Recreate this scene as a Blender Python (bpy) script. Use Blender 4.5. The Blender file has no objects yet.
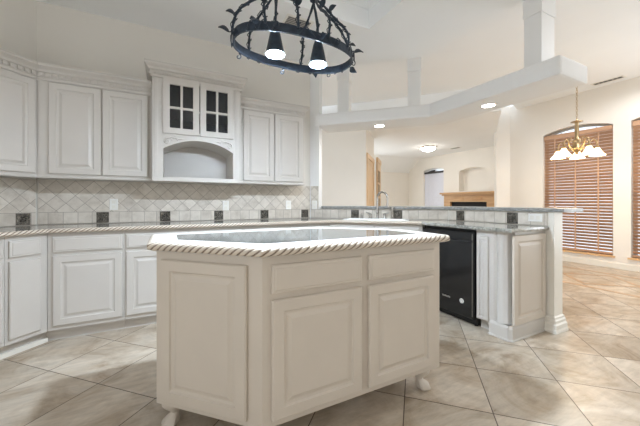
import bpy, bmesh, math, random
from mathutils import Vector
random.seed(7)
S = math.sqrt(.5)
PI = math.pi
scene = bpy.context.scene
COL = scene.collection

# ------------------------------------------------------------------ camera
FPX, YAW, HOR, CAMZ = 295.66, math.radians(62.777), 202.32, 1.14
cd = bpy.data.cameras.new('camera')
cam = bpy.data.objects.new('camera', cd)
COL.objects.link(cam)
cam.location = (0, 0, CAMZ)
cam.rotation_euler = (PI / 2, 0, YAW - PI / 2)
cd.sensor_fit = 'HORIZONTAL'
cd.sensor_width = 36
cd.lens = FPX / 640 * 36
cd.shift_y = -(213 - HOR) / 640
cd.clip_start = .02
scene.camera = cam

# ------------------------------------------------------------------ world, added fill lamps, exposure
w = bpy.data.worlds.new('World')
scene.world = w
w.use_nodes = True
bg = w.node_tree.nodes['Background']
bg.inputs[0].default_value = (.90, .95, 1.0, 1)
bg.inputs[1].default_value = 1.4
scene.view_settings.view_transform = 'Standard'
scene.view_settings.look = 'None'
scene.view_settings.gamma = 1
scene.view_settings.use_curve_mapping = False
scene.view_settings.exposure = 0.15
scene.cycles.use_denoising = True
scene.cycles.max_bounces = 10
scene.cycles.diffuse_bounces = 6
scene.cycles.sample_clamp_indirect = 6


def area(name, loc, target, sx, sy, power, color=(1, 1, 1)):
    l = bpy.data.lights.new(name, 'AREA')
    l.shape = 'RECTANGLE'
    l.size, l.size_y, l.energy, l.color = sx, sy, power, color
    o = bpy.data.objects.new(name, l)
    COL.objects.link(o)
    o.location = loc
    o.rotation_euler = (Vector(target) - Vector(loc)).to_track_quat('-Z', 'Y').to_euler()
    return o


# unseen area lamps added to brighten kitchen, breakfast room and living room
area('side_fill', (-3.18, -.9, 1.45), (.4, 1.2, 3.2), 3.0, 2.2, 25, (.94, .96, 1))
area('breakfast_fill', (6.83, .05, 1.4), (3.4, .3, 2.9), 1.3, 2.2, 45, (.90, .95, 1))
area('living_fill', (5.3, 8.6, 1.3), (5.2, 4.8, .1), 2.2, 1.5, 40, (.90, .97, 1))

# ------------------------------------------------------------------ materials


def mat(name):
    m = bpy.data.materials.new(name)
    m.use_nodes = True
    nt = m.node_tree
    return m, nt, nt.nodes['Principled BSDF']


def lin(r, g, b):
    f = lambda c: (c / 255 / 12.92) if c / 255 <= .04045 else ((c / 255 + .055) / 1.055) ** 2.4
    return (f(r), f(g), f(b), 1)


def N(nt, typ, **kw):
    n = nt.nodes.new(typ)
    for k, v in kw.items():
        if k.startswith('i_'):
            key = k[2:]
            n.inputs[int(key) if key.isdigit() else key].default_value = v
        else:
            setattr(n, k, v)
    return n


def L(nt, a, b):
    nt.links.new(a, b)


def ramp(nt, fac, stops):
    r = N(nt, 'ShaderNodeValToRGB')
    els = r.color_ramp.elements
    while len(els) < len(stops):
        els.new(.5)
    for e, (p, c) in zip(els, stops):
        e.position, e.color = p, c
    L(nt, fac, r.inputs[0])
    return r.outputs[0]


def paint(name, rgb, rough=.5, var=.03, scale=6, bump=0.0, bscale=120):
    m, nt, b = mat(name)
    tc = N(nt, 'ShaderNodeTexCoord')
    no = N(nt, 'ShaderNodeTexNoise', i_Scale=scale, i_Detail=3)
    L(nt, tc.outputs['Object'], no.inputs['Vector'])
    c = lin(*rgb)
    lo = tuple(x * (1 - var) for x in c[:3]) + (1,)
    hi = tuple(min(1, x * (1 + var)) for x in c[:3]) + (1,)
    L(nt, ramp(nt, no.outputs[0], [(.3, lo), (.7, hi)]), b.inputs['Base Color'])
    b.inputs['Roughness'].default_value = rough
    if bump:
        n2 = N(nt, 'ShaderNodeTexNoise', i_Scale=bscale, i_Detail=2)
        L(nt, tc.outputs['Object'], n2.inputs['Vector'])
        bp = N(nt, 'ShaderNodeBump', i_Strength=bump, i_Distance=.002)
        L(nt, n2.outputs[0], bp.inputs['Height'])
        L(nt, bp.outputs[0], b.inputs['Normal'])
    return m


def metal(name, rgb, rough=.3):
    m = paint(name, rgb, rough, .05, 20)
    m.node_tree.nodes['Principled BSDF'].inputs['Metallic'].default_value = 1
    return m


def emit(name, rgb, strength):
    m, nt, b = mat(name)
    b.inputs['Base Color'].default_value = lin(*rgb)
    b.inputs['Emission Color'].default_value = lin(*rgb)
    b.inputs['Emission Strength'].default_value = strength
    return m


def math_(nt, op, a, b=None, c=None):
    n = N(nt, 'ShaderNodeMath', operation=op)
    for i, v in enumerate((a, b, c)):
        if v is None:
            continue
        if isinstance(v, (int, float)):
            n.inputs[i].default_value = v
        else:
            L(nt, v, n.inputs[i])
    return n.outputs[0]


def mixc(nt, fac, a, b, blend='MIX'):
    n = N(nt, 'ShaderNodeMix', data_type='RGBA', blend_type=blend)
    for sock, v in ((n.inputs[0], fac), (n.inputs[6], a), (n.inputs[7], b)):
        if isinstance(v, (int, float, tuple)):
            sock.default_value = v
        else:
            L(nt, v, sock)
    return n.outputs[2]


def grid(nt, x, y, pitch, grout):
    """0 on grout lines, 1 on tiles; plus a random value per tile"""
    fx, fy = math_(nt, 'DIVIDE', x, pitch), math_(nt, 'DIVIDE', y, pitch)
    g = grout / pitch / 2
    masks = []
    for f in (fx, fy):
        fr = math_(nt, 'FRACT', f)
        d = math_(nt, 'ABSOLUTE', math_(nt, 'SUBTRACT', fr, .5))
        masks.append(math_(nt, 'LESS_THAN', d, .5 - g))
    m = math_(nt, 'MULTIPLY', masks[0], masks[1])
    cb = N(nt, 'ShaderNodeCombineXYZ')
    L(nt, math_(nt, 'FLOOR', fx), cb.inputs[0])
    L(nt, math_(nt, 'FLOOR', fy), cb.inputs[1])
    wn = N(nt, 'ShaderNodeTexWhiteNoise', noise_dimensions='2D')
    L(nt, cb.outputs[0], wn.inputs['Vector'])
    return m, wn


def floor_material():
    m, nt, b = mat('floor_tile')
    tc = N(nt, 'ShaderNodeTexCoord')
    sp = N(nt, 'ShaderNodeSeparateXYZ')
    L(nt, tc.outputs['Object'], sp.inputs[0])
    x, y = sp.outputs[0], sp.outputs[1]
    u = math_(nt, 'MULTIPLY', math_(nt, 'ADD', x, y), S)
    v = math_(nt, 'MULTIPLY', math_(nt, 'SUBTRACT', y, x), S)
    u = math_(nt, 'ADD', u, -1.3443 + .46 * 40)
    v = math_(nt, 'ADD', v, 1.3235 + .46 * 40)
    tile, wn = grid(nt, u, v, .46, .0055)
    # stone pattern, shifted per tile
    off = N(nt, 'ShaderNodeVectorMath', operation='MULTIPLY_ADD')
    off.inputs[1].default_value = (9, 9, 9)
    L(nt, wn.outputs['Color'], off.inputs[0])
    L(nt, tc.outputs['Object'], off.inputs[2])
    n1 = N(nt, 'ShaderNodeTexNoise', i_Scale=2.6, i_Detail=6, i_Roughness=.62, i_Distortion=1.3)
    L(nt, off.outputs[0], n1.inputs['Vector'])
    n2 = N(nt, 'ShaderNodeTexNoise', i_Scale=14, i_Detail=5, i_Roughness=.7)
    mp = N(nt, 'ShaderNodeMapping')
    mp.inputs['Rotation'].default_value = (0, 0, .5)
    mp.inputs['Scale'].default_value = (.35, 1.6, 1)
    L(nt, off.outputs[0], mp.inputs[0])
    L(nt, mp.outputs[0], n2.inputs['Vector'])
    base = ramp(nt, n1.outputs[0], [(.25, lin(142, 120, 96)), (.42, lin(182, 167, 148)), (.6, lin(206, 196, 182)),
                                    (.8, lin(180, 173, 163))])
    fine = ramp(nt, n2.outputs[0], [(.3, (.78, .77, .75, 1)), (.65, (1.05, 1.04, 1.02, 1))])
    c = mixc(nt, 1.0, base, fine, 'MULTIPLY')
    pt = ramp(nt, wn.outputs['Value'], [(0, (.88, .87, .85, 1)), (1, (1.05, 1.04, 1.03, 1))])
    c = mixc(nt, 1.0, c, pt, 'MULTIPLY')
    c = mixc(nt, tile, lin(84, 70, 58), c)
    L(nt, c, b.inputs['Base Color'])
    L(nt, ramp(nt, n2.outputs[0], [(.2, (.24, .24, .24, 1)), (.8, (.42, .42, .42, 1))]), b.inputs['Roughness'])
    h = math_(nt, 'ADD', tile, math_(nt, 'MULTIPLY', n2.outputs[0], .25))
    bp = N(nt, 'ShaderNodeBump', i_Strength=.35, i_Distance=.003)
    L(nt, h, bp.inputs['Height'])
    L(nt, bp.outputs[0], b.inputs['Normal'])
    return m


def splash_material():
    m, nt, b = mat('travertine_tile')
    tc = N(nt, 'ShaderNodeTexCoord')
    sp = N(nt, 'ShaderNodeSeparateXYZ')
    L(nt, tc.outputs['UV'], sp.inputs[0])
    x, z = sp.outputs[0], sp.outputs[1]
    row = math_(nt, 'LESS_THAN', z, 1.043)
    xs = math_(nt, 'ADD', x, 20.0)
    t1, w1 = grid(nt, xs, math_(nt, 'SUBTRACT', z, .93 - .113 * 4), .113, .004)
    u = math_(nt, 'ADD', math_(nt, 'MULTIPLY', math_(nt, 'ADD', x, z), S), 20.0)
    v = math_(nt, 'ADD', math_(nt, 'MULTIPLY', math_(nt, 'SUBTRACT', z, x), S), 20.0)
    t2, w2 = grid(nt, u, v, .104, .004)
    tile = math_(nt, 'ADD', math_(nt, 'MULTIPLY', t1, row),
                 math_(nt, 'MULTIPLY', t2, math_(nt, 'SUBTRACT', 1.0, row)))
    seam = math_(nt, 'GREATER_THAN', math_(nt, 'ABSOLUTE', math_(nt, 'SUBTRACT', z, 1.043)), .002)
    tile = math_(nt, 'MULTIPLY', tile, seam)
    rnd = mixc(nt, row, w2.outputs['Color'], w1.outputs['Color'])
    no = N(nt, 'ShaderNodeTexNoise', i_Scale=9, i_Detail=6, i_Roughness=.65)
    sh = N(nt, 'ShaderNodeVectorMath', operation='MULTIPLY_ADD')
    sh.inputs[1].default_value = (5, 5, 5)
    L(nt, rnd, sh.inputs[0])
    L(nt, tc.outputs['UV'], sh.inputs[2])
    L(nt, sh.outputs[0], no.inputs['Vector'])
    c = ramp(nt, no.outputs[0], [(.25, lin(186, 176, 162)), (.5, lin(212, 204, 192)), (.75, lin(226, 219, 208))])
    bw = N(nt, 'ShaderNodeSeparateColor')
    L(nt, rnd, bw.inputs[0])
    c = mixc(nt, 1.0, c, ramp(nt, bw.outputs[0], [(0, (.86, .85, .84, 1)), (1, (1.03, 1.03, 1.03, 1))]), 'MULTIPLY')
    c = mixc(nt, tile, lin(158, 148, 136), c)
    L(nt, c, b.inputs['Base Color'])
    b.inputs['Roughness'].default_value = .42
    bp = N(nt, 'ShaderNodeBump', i_Strength=.3, i_Distance=.002)
    L(nt, tile, bp.inputs['Height'])
    L(nt, bp.outputs[0], b.inputs['Normal'])
    return m


def granite(name, dark, mid, light, rough=.08):
    m, nt, b = mat(name)
    tc = N(nt, 'ShaderNodeTexCoord')
    n1 = N(nt, 'ShaderNodeTexNoise', i_Scale=38, i_Detail=8, i_Roughness=.75)
    n2 = N(nt, 'ShaderNodeTexNoise', i_Scale=5, i_Detail=4, i_Distortion=1.0)
    vo = N(nt, 'ShaderNodeTexVoronoi', i_Scale=95)
    for n in (n1, n2, vo):
        L(nt, tc.outputs['Object'], n.inputs['Vector'])
    f = math_(nt, 'ADD', math_(nt, 'MULTIPLY', n1.outputs[0], .65), math_(nt, 'MULTIPLY', n2.outputs[0], .35))
    c = ramp(nt, f, [(.36, lin(*dark)), (.48, lin(*mid)), (.64, lin(*light))])
    sp = ramp(nt, vo.outputs['Distance'], [(.1, (.6, .6, .6, 1)), (.35, (1, 1, 1, 1))])
    c = mixc(nt, .6, c, sp, 'MULTIPLY')
    L(nt, c, b.inputs['Base Color'])
    b.inputs['Roughness'].default_value = rough
    return m


def wood(name, c1, c2, rough=.4, scale=4, stretch=(1, 1, .08)):
    m, nt, b = mat(name)
    tc = N(nt, 'ShaderNodeTexCoord')
    mp = N(nt, 'ShaderNodeMapping')
    mp.inputs['Scale'].default_value = stretch
    L(nt, tc.outputs['Object'], mp.inputs[0])
    no = N(nt, 'ShaderNodeTexNoise', i_Scale=scale * 8, i_Detail=5, i_Distortion=.6)
    L(nt, mp.outputs[0], no.inputs['Vector'])
    L(nt, ramp(nt, no.outputs[0], [(.3, lin(*c1)), (.7, lin(*c2))]), b.inputs['Base Color'])
    b.inputs['Roughness'].default_value = rough
    return m


def rope_material():
    """cream paint with a brown glaze wiped into every twist of the rope (a painted stripe per strand)"""
    m, nt, b = mat('glazed_rope')
    at = N(nt, 'ShaderNodeAttribute', attribute_name='glaze')
    L(nt, ramp(nt, at.outputs['Fac'], [(.20, lin(214, 203, 188)), (.72, lin(104, 82, 62))]), b.inputs['Base Color'])
    b.inputs['Roughness'].default_value = .4
    return m


def relief_tile_material():
    m, nt, b = mat('bronze_relief')
    tc = N(nt, 'ShaderNodeTexCoord')
    no = N(nt, 'ShaderNodeTexNoise', i_Scale=45, i_Detail=3, i_Distortion=1.5)
    L(nt, tc.outputs['Object'], no.inputs['Vector'])
    L(nt, ramp(nt, no.outputs[0], [(.35, lin(52, 50, 46)), (.6, lin(112, 106, 96)), (.75, lin(150, 144, 132))]),
      b.inputs['Base Color'])
    b.inputs['Metallic'].default_value = .4
    b.inputs['Roughness'].default_value = .4
    return m


def thin_glass(name, tint=(1, 1, 1, 1), gloss=.12, rough=.02):
    m, nt, b = mat(name)
    nt.nodes.remove(b)
    out = nt.nodes['Material Output']
    tr = N(nt, 'ShaderNodeBsdfTransparent')
    tr.inputs[0].default_value = tint
    gl = N(nt, 'ShaderNodeBsdfGlossy', i_Roughness=rough)
    fr = N(nt, 'ShaderNodeFresnel', i_IOR=1.5)
    mx = N(nt, 'ShaderNodeMixShader')
    L(nt, math_(nt, 'ADD', fr.outputs[0], gloss), mx.inputs[0])
    L(nt, tr.outputs[0], mx.inputs[1])
    L(nt, gl.outputs[0], mx.inputs[2])
    L(nt, mx.outputs[0], out.inputs[0])
    return m


M = {}
M['cab'] = paint('cream_cabinet_paint', (197, 192, 185), .38, .02, 5)
M['island'] = paint('island_cabinet_paint', (204, 194, 181), .38, .02, 5)
M['kwall'] = paint('kitchen_wall_paint', (221, 217, 209), .8, .015, 2, .15, 160)
M['wall'] = paint('cream_wall_paint', (237, 233, 226), .8, .015, 2, .15, 160)
M['ceil'] = paint('ceiling_paint', (243, 245, 246), .9, .01, 2, .1, 200)
M['soffit'] = paint('soffit_paint', (236, 236, 235), .8, .01, 2, .1, 160)
M['trim'] = paint('white_trim_paint', (232, 228, 218), .4, .01)
M['floor'] = floor_material()
M['splash'] = splash_material()
M['granite'] = granite('grey_granite', (92, 92, 86), (150, 149, 142), (200, 198, 190))
M['granite_inset'] = granite('island_granite', (46, 49, 49), (78, 82, 81), (124, 126, 124), .06)
M['bar'] = granite('bar_granite', (96, 97, 96), (134, 135, 133), (172, 172, 168), .38)
M['rope'] = rope_material()
M['white'] = paint('white_plastic', (236, 234, 228), .35, .01)
M['sink'] = paint('white_enamel', (240, 240, 238), .12, .01)
M['black'] = paint('black_enamel', (14, 15, 17), .12, .1)
M['blackmatt'] = paint('black_plastic', (20, 20, 21), .5, .1)
M['steel'] = metal('brushed_nickel', (190, 188, 184), .22)
M['grey_letter'] = metal('silver_lettering', (200, 200, 200), .3)
M['iron'] = paint('wrought_iron', (52, 62, 74), .42, .25, 30, .3, 60)  # blue-grey tint puts the bulbs' glare into the iron colour
M['iron'].node_tree.nodes['Principled BSDF'].inputs['Metallic'].default_value = .6
M['relief'] = relief_tile_material()
M['blind'] = wood('blind_wood', (178, 138, 110), (206, 168, 138), .4, 3, (1, .06, 1))
M['sill'] = wood('sill_wood', (206, 164, 116), (226, 188, 142), .4, 3, (1, .06, 1))
M['mantel'] = wood('oak_wood', (176, 134, 88), (204, 164, 116), .45, 3, (1, .08, 1))
M['casing'] = wood('pine_casing', (212, 178, 136), (228, 200, 164), .45, 3)
M['shade_and_rail'] = paint('interior_shade_and_rail', (62, 60, 62), .6, .1)  # unlit cabinet inside painted dark; also the dark blind rail
M['firebox'] = paint('firebox_black', (22, 20, 19), .8, .2)
M['glass'] = thin_glass('window_glass', (.96, .98, 1, 1), .02)
M['cabglass'] = thin_glass('cabinet_glass', (.62, .66, .70, 1), .02, .12)
M['brass'] = metal('antique_brass', (176, 152, 116), .34)
M['bulb'] = emit('flood_bulb', (220, 237, 255), 1750)
M['shade_glass'] = emit('lit_frosted_glass', (255, 226, 178), 5.0)
M['can'] = emit('recessed_lamp', (255, 252, 246), 28)
M['dome'] = emit('lit_dome', (255, 248, 238), 30)
M['blackout'] = paint('vent_shadow', (90, 88, 86), .7)
M['grille'] = paint('grey_grille', (176, 172, 166), .5)
M['pale_blind'] = paint('pale_blind', (222, 224, 236), .5, .01)
M['inlay'] = paint('inlay_stone', (186, 156, 122), .35, .25, 14)
M['inlay_pale'] = paint('pale_inlay_stone', (216, 196, 166), .35, .12, 14)

# ------------------------------------------------------------------ mesh helpers


class MB:
    """collects geometry and links it as ONE mesh object"""

    def __init__(self):
        self.v, self.f, self.s, self.uv, self.mi, self.attr = [], [], [], {}, [], []

    def add(self, verts, faces, smooth=False, mi=0):
        o = len(self.v)
        self.v += [tuple(p) for p in verts]
        for f in faces:
            self.f.append(tuple(i + o for i in f))
            self.s.append(smooth)
            self.mi.append(mi)

    def box(self, x0, x1, y0, y1, z0, z1):
        self.prism([(x0, y0), (x1, y0), (x1, y1), (x0, y1)], z0, z1)

    def prism(self, poly, z0, z1):
        n = len(poly)
        vs = [(p[0], p[1], z0) for p in poly] + [(p[0], p[1], z1) for p in poly]
        fs = [tuple(range(n))[::-1], tuple(range(n, 2 * n))]
        fs += [(i, (i + 1) % n, n + (i + 1) % n, n + i) for i in range(n)]
        self.add(vs, fs)

    def fbox(self, F, u0, u1, w0, w1, z0, z1):
        c = [(u0, w0), (u1, w0), (u1, w1), (u0, w1)]
        vs = [F.p(u, w_, z0) for u, w_ in c] + [F.p(u, w_, z1) for u, w_ in c]
        self.add(vs, [(3, 2, 1, 0), (4, 5, 6, 7), (0, 1, 5, 4), (1, 2, 6, 5), (2, 3, 7, 6), (3, 0, 4, 7)])

    def panel(self, F, u0, u1, z0, z1, rings, w=0):
        """nested rectangular rings (inset, out) closed with a cap: a raised-panel front"""
        vs, fs = [], []
        for ins, out in rings:
            a, b, c, d = u0 + ins, u1 - ins, z0 + ins, z1 - ins
            vs += [F.p(a, w + out, c), F.p(b, w + out, c), F.p(b, w + out, d), F.p(a, w + out, d)]
        for k in range(len(rings) - 1):
            for i in range(4):
                j = (i + 1) % 4
                fs.append((4 * k + i, 4 * k + j, 4 * k + 4 + j, 4 * k + 4 + i))
        e = 4 * (len(rings) - 1)
        fs.append((e, e + 1, e + 2, e + 3))
        fs.append((3, 2, 1, 0))
        self.add(vs, fs)

    def tube(self, pts, r, n=8, closed=False, cap=True):
        pts = [Vector(p) for p in pts]
        m = len(pts)
        rs = r if isinstance(r, (list, tuple)) else [r] * m
        vs, fs = [], []
        ref = None
        for i, p in enumerate(pts):
            if closed:
                t = pts[(i + 1) % m] - pts[i - 1]
            else:
                t = pts[min(i + 1, m - 1)] - pts[max(i - 1, 0)]
            t.normalize()
            if ref is None:
                ref = Vector((0, 0, 1)) if abs(t.z) < .9 else Vector((1, 0, 0))
            a = t.cross(ref)
            if a.length < 1e-6:
                a = t.orthogonal()
            a.normalize()
            b = a.cross(t)
            ref = b
            for k in range(n):
                th = 2 * PI * k / n
                vs.append(p + (a * math.cos(th) + b * math.sin(th)) * rs[i])
        q = m if closed else m - 1
        for i in range(q):
            for k in range(n):
                i2, k2 = (i + 1) % m, (k + 1) % n
                fs.append((i * n + k, i * n + k2, i2 * n + k2, i2 * n + k))
        if not closed and cap:
            fs.append(tuple(range(n))[::-1])
            fs.append(tuple(range((m - 1) * n, m * n)))
        self.add(vs, fs, True)

    def lathe(self, cx, cy, prof, n=20, cap=True):
        vs, fs = [], []
        for r, z in prof:
            for k in range(n):
                th = 2 * PI * k / n
                vs.append((cx + r * math.cos(th), cy + r * math.sin(th), z))
        for i in range(len(prof) - 1):
            for k in range(n):
                k2 = (k + 1) % n
                fs.append((i * n + k, i * n + k2, (i + 1) * n + k2, (i + 1) * n + k))
        if cap:
            fs.append(tuple(range(n))[::-1])
            fs.append(tuple(range((len(prof) - 1) * n, len(prof) * n)))
        self.add(vs, fs, True)

    def sweep(self, path, prof, pre=None, post=None, closed=False):
        """profile (out, z) swept along a 2-D path with mitred corners; out is to the right of travel"""
        P = [Vector(p) for p in path]
        m = len(P)

        def nrm(a, b):
            d = (b - a).normalized()
            return Vector((d.y, -d.x))
        vs, fs = [], []
        for i in range(m):
            a = P[i - 1] if (i > 0 or closed) else (Vector(pre) if pre else None)
            b = P[(i + 1) % m] if (i < m - 1 or closed) else (Vector(post) if post else None)
            n1 = nrm(a, P[i]) if a is not None else None
            n2 = nrm(P[i], b) if b is not None else None
            if n1 is None:
                mit = n2
            elif n2 is None:
                mit = n1
            else:
                mit = (n1 + n2) / (1 + n1.dot(n2))
            for o, z in prof:
                q = P[i] + mit * o
                vs.append((q.x, q.y, z))
        k = len(prof)
        for i in range(m if closed else m - 1):
            i2 = (i + 1) % m
            for j in range(k):
                j2 = (j + 1) % k
                fs.append((i * k + j, i * k + j2, i2 * k + j2, i2 * k + j))
        if not closed:
            fs.append(tuple(range(k))[::-1])
            fs.append(tuple(range((m - 1) * k, m * k)))
        self.add(vs, fs)

    def holed(self, pt, outer, holes, w0, w1):
        """plate with holes; pt(a, b, w) maps plate coordinates into the world"""
        bm = bmesh.new()
        loops = [outer] + holes
        for lp in loops:
            vs = [bm.verts.new((a, b, 0)) for a, b in lp]
            for i in range(len(vs)):
                bm.edges.new((vs[i], vs[(i + 1) % len(vs)]))
        bmesh.ops.triangle_fill(bm, edges=bm.edges[:], use_beauty=True, normal=(0, 0, 1))
        bm.verts.index_update()
        co = [(v.co.x, v.co.y) for v in bm.verts]
        tri = [[v.index for v in f.verts] for f in bm.faces]
        n = len(co)
        vs = [pt(a, b, w0) for a, b in co] + [pt(a, b, w1) for a, b in co]
        fs = [tuple(t) for t in tri] + [tuple(i + n for i in reversed(t)) for t in tri]
        off = 0
        for lp in loops:
            m = len(lp)
            for i in range(m):
                a, b = off + i, off + (i + 1) % m
                fs.append((a, b, b + n, a + n))
            off += m
        bm.free()
        self.add(vs, fs)

    def build(self, name, material, parent=None, loc=None, bevel=0, recalc=True, sharp=38):
        ploc = Vector((0, 0, 0))
        q = parent
        while q is not None:
            ploc += q.location
            q = q.parent
        if parent is None:
            if loc is None:
                xs, ys, zs = zip(*self.v)
                loc = ((min(xs) + max(xs)) / 2, (min(ys) + max(ys)) / 2, min(zs))
            o_loc = Vector(loc)
            shift = o_loc
        else:
            o_loc = Vector((0, 0, 0))
            shift = ploc
        me = bpy.data.meshes.new(name)
        me.from_pydata([Vector(p) - shift for p in self.v], [], self.f)
        for i, p in enumerate(me.polygons):
            p.use_smooth = self.s[i]
        if self.uv:
            ul = me.uv_layers.new(name='UVMap')
            for p in me.polygons:
                for li, vi in zip(p.loop_indices, p.vertices):
                    ul.data[li].uv = self.uv.get(vi, (0, 0))
        if self.attr:
            at = me.attributes.new('glaze', 'FLOAT', 'POINT')
            at.data.foreach_set('value', self.attr)
        bm = bmesh.new()
        bm.from_mesh(me)
        if recalc:
            bmesh.ops.recalc_face_normals(bm, faces=bm.faces[:])
        if bevel:
            es = [e for e in bm.edges if len(e.link_faces) == 2 and e.calc_face_angle(0) > math.radians(50)]
            bmesh.ops.bevel(bm, geom=es, offset=bevel, segments=2, profile=.6, affect='EDGES', clamp_overlap=True)
        for e in bm.edges:
            if len(e.link_faces) == 2 and e.calc_face_angle(0) > math.radians(sharp):
                e.smooth = False
        bm.to_mesh(me)
        bm.free()
        for mm in (material if isinstance(material, (list, tuple)) else [material]):
            me.materials.append(mm)
        o = bpy.data.objects.new(name, me)
        COL.objects.link(o)
        o.location = o_loc
        if parent is not None:
            o.parent = parent
        return o


class Fr:
    """a vertical face: u runs along it, w points out of it, z is up"""

    def __init__(self, o, u, n):
        self.o, self.u, self.n = Vector(o), Vector(u).normalized(), Vector(n).normalized()

    def p(self, u, w_, z):
        q = self.o + self.u * u + self.n * w_
        return (q.x, q.y, z)

    def zp(self):
        return lambda a, b, w_: self.p(a, w_, b)


def tag(o, label, cat, group=None):
    o['label'], o['category'] = label, cat
    if group:
        o['group'] = group
    return o


def thing(name, loc, label, cat, group=None):
    o = bpy.data.objects.new(name, None)
    COL.objects.link(o)
    o.location = loc
    o.empty_display_size = .1
    return tag(o, label, cat, group)


def struct(o):
    o['kind'] = 'structure'
    return o


RAISED = [(0, 0), (0, .014), (.006, .020), (.052, .020), (.058, .012), (.068, .010), (.074, .011), (.092, .0185)]
DRAWER = [(0, 0), (0, .013), (.006, .017), (.014, .017), (.018, .020), (.03, .020)]
NARROW = [(0, 0), (0, .014), (.006, .020), (.026, .020), (.030, .013), (.034, .0125), (.042, .018)]


def front(name, F, u0, u1, z0, z1, parent, m, rings=RAISED, w=.0005):
    b = MB()
    b.panel(F, u0, u1, z0, z1, rings, w)
    return b.build(name, m, parent)


# ------------------------------------------------------------------ geometry constants
WB = 3.70                       # kitchen back wall
CORN = (-1.10, 3.70)            # corner of back wall and the angled left wall
PX, PC = 3.0, 5.45              # half wall behind the counters: straight part x, diagonal part x + y
KC, GC, LC = 3.04, 3.20, 2.75   # ceilings: kitchen, breakfast room, living room
WX = 6.865                      # breakfast room window wall
FB = Fr((0, WB), (1, 0), (0, -1))
FL = Fr(CORN, (-S, -S), (S, -S))
FD = Fr((1.75, 3.70), (S, -S), (-S, -S))
FP = Fr((PX, 2.45), (0, -1), (-1, 0))

# ------------------------------------------------------------------ setting: floor, walls, ceilings
b = MB()
b.box(-3.4, 8.6, -3.1, 9.0, -.1, 0)
struct(b.build('floor', M['floor'], loc=(0, 0, 0)))

b = MB()
b.prism([(-1.16, 3.70), (1.75, 3.70), (1.81, 3.84), (-1.16, 3.84)], 0, GC)
struct(b.build('wall_back', M['kwall']))
b = MB()
b.prism([(1.7505, 3.70), (1.84, 3.61), (1.94, 3.71), (1.8105, 3.84)], 0, GC)
struct(b.build('wall_pillar', M['soffit']))
b = MB()
FLo = Fr(CORN, (-S, -S), (S, -S))
b.prism([CORN, (-3.2, 1.60), (-3.3, 1.70), (-1.16, 3.84)], 0, KC + .1)
struct(b.build('wall_left', M['kwall']))
b = MB()
b.holed(lambda y, z, w_: (-3.2 + w_, y, z), [(-3.0, 0), (1.7, 0), (1.7, KC + .1), (-3.0, KC + .1)], [[(-2.5, .3), (.7, .3), (.7, 2.6), (-2.5, 2.6)]], 0, -.18)  # opening is unseen, cut for the added side fill lamp
struct(b.build('wall_side', M['kwall']))
# rear wall with a wide unseen opening, added to let sky light in
b = MB()
b.holed(lambda a, z, w_: (a, -3.0 + w_, z), [(-3.4, 0), (8.6, 0), (8.6, GC + .1), (-3.4, GC + .1)],
        [[(3.6, .2), (6.7, .2), (6.7, 2.6), (3.6, 2.6)]], 0, -.15)
struct(b.build('wall_rear', M['wall']))

# half wall carrying the bar, ending in the post
b = MB()
b.prism([(1.842, 3.608), (PX, 2.45), (PX, 1.36), (PX + .14, 1.36), (PX + .14, 2.508), (1.941, 3.707)], 0, 1.053)
struct(b.build('wall_bar', M['trim']))
# plinth moulding around its end
b = MB()
b.sweep([(PX, 1.43), (PX, 1.36), (PX + .14, 1.36), (PX + .14, 2.4)],
        [(0.0005, .001), (.032, .001), (.032, .02), (.026, .035), (.026, .07), (.018, .085), (.018, .105), (.010, .118), (.010, .132), (.0005, .145)])
struct(b.build('baseboard_bar', M['trim']))

# breakfast room window wall with two arched openings
FW = Fr((WX, 0), (0, 1), (-1, 0))


def arch(u0, u1, z0, zs, rise, n=14):
    """rectangle with a segmental arched head"""
    pts = [(u0, z0), (u1, z0)]
    c = (u0 + u1) / 2
    h = (u1 - u0) / 2
    R = (h * h + rise * rise) / (2 * rise)
    zc = zs + rise - R
    a0 = math.asin(h / R)
    for i in range(n + 1):
        a = a0 - 2 * a0 * i / n
        pts.append((c + R * math.sin(a), zc + R * math.cos(a)))
    return pts


W1 = (2.235, 3.31)
W2 = (.94, 2.011)
b = MB()
b.holed(FW.zp(), [(-3.0, 0), (3.97, 0), (3.97, GC + .1), (-3.0, GC + .1)],
        [arch(W1[0], W1[1], .215, 2.50, .10), arch(W2[0], W2[1], .215, 2.50, .10), arch(-.6, .7, .215, 2.50, .10)], 0, -.16)  # third arch is unseen, added for the breakfast fill lamp
struct(b.build('wall_right', M['wall']))
b = MB()
b.prism([(WX, 3.97), (WX - .19, 4.16), (WX - .05, 4.30), (WX + .2, 4.30), (WX + .16, 3.97)], 0, GC + .1)
struct(b.build('wall_corner', M['wall']))
b = MB()
b.sweep([(WX, 3.97), (WX, -2.9)], [(.0005, .001), (.016, .001), (.016, .085), (.010, .10), (.0005, .108)])
struct(b.build('baseboard_right', M['trim']))

# hall corner wall left of the living room, with a cased door on its receding face
HA = Vector((3.75, 5.15))
b = MB()
b.prism([tuple(HA), (HA.x - 2.3, HA.y + 2.3), (HA.x - 2.2, HA.y + 2.4), (HA.x + .04, HA.y + .18),
         (HA.x + .86, HA.y + 1.0), (HA.x + .92, HA.y + .92)], 0, GC + .1)
struct(b.build('wall_hall', M['wall']))
FH = Fr(tuple(HA), (S, S), (S, -S))
b = MB()
b.fbox(FH, .06, .15, .001, .03, 0, 2.10)
b.fbox(FH, 1.05, 1.14, .001, .03, 0, 2.10)
b.fbox(FH, .03, 1.17, .001, .035, 2.10, 2.20)
dr = b.build('door_1', M['casing'])
struct(dr)
front('door_panel', FH, .15, 1.05, .01, 2.10, dr, M['casing'], [(0, 0), (0, .012), (.10, .012), (.11, .004), (.14, .010)], .002)

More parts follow.
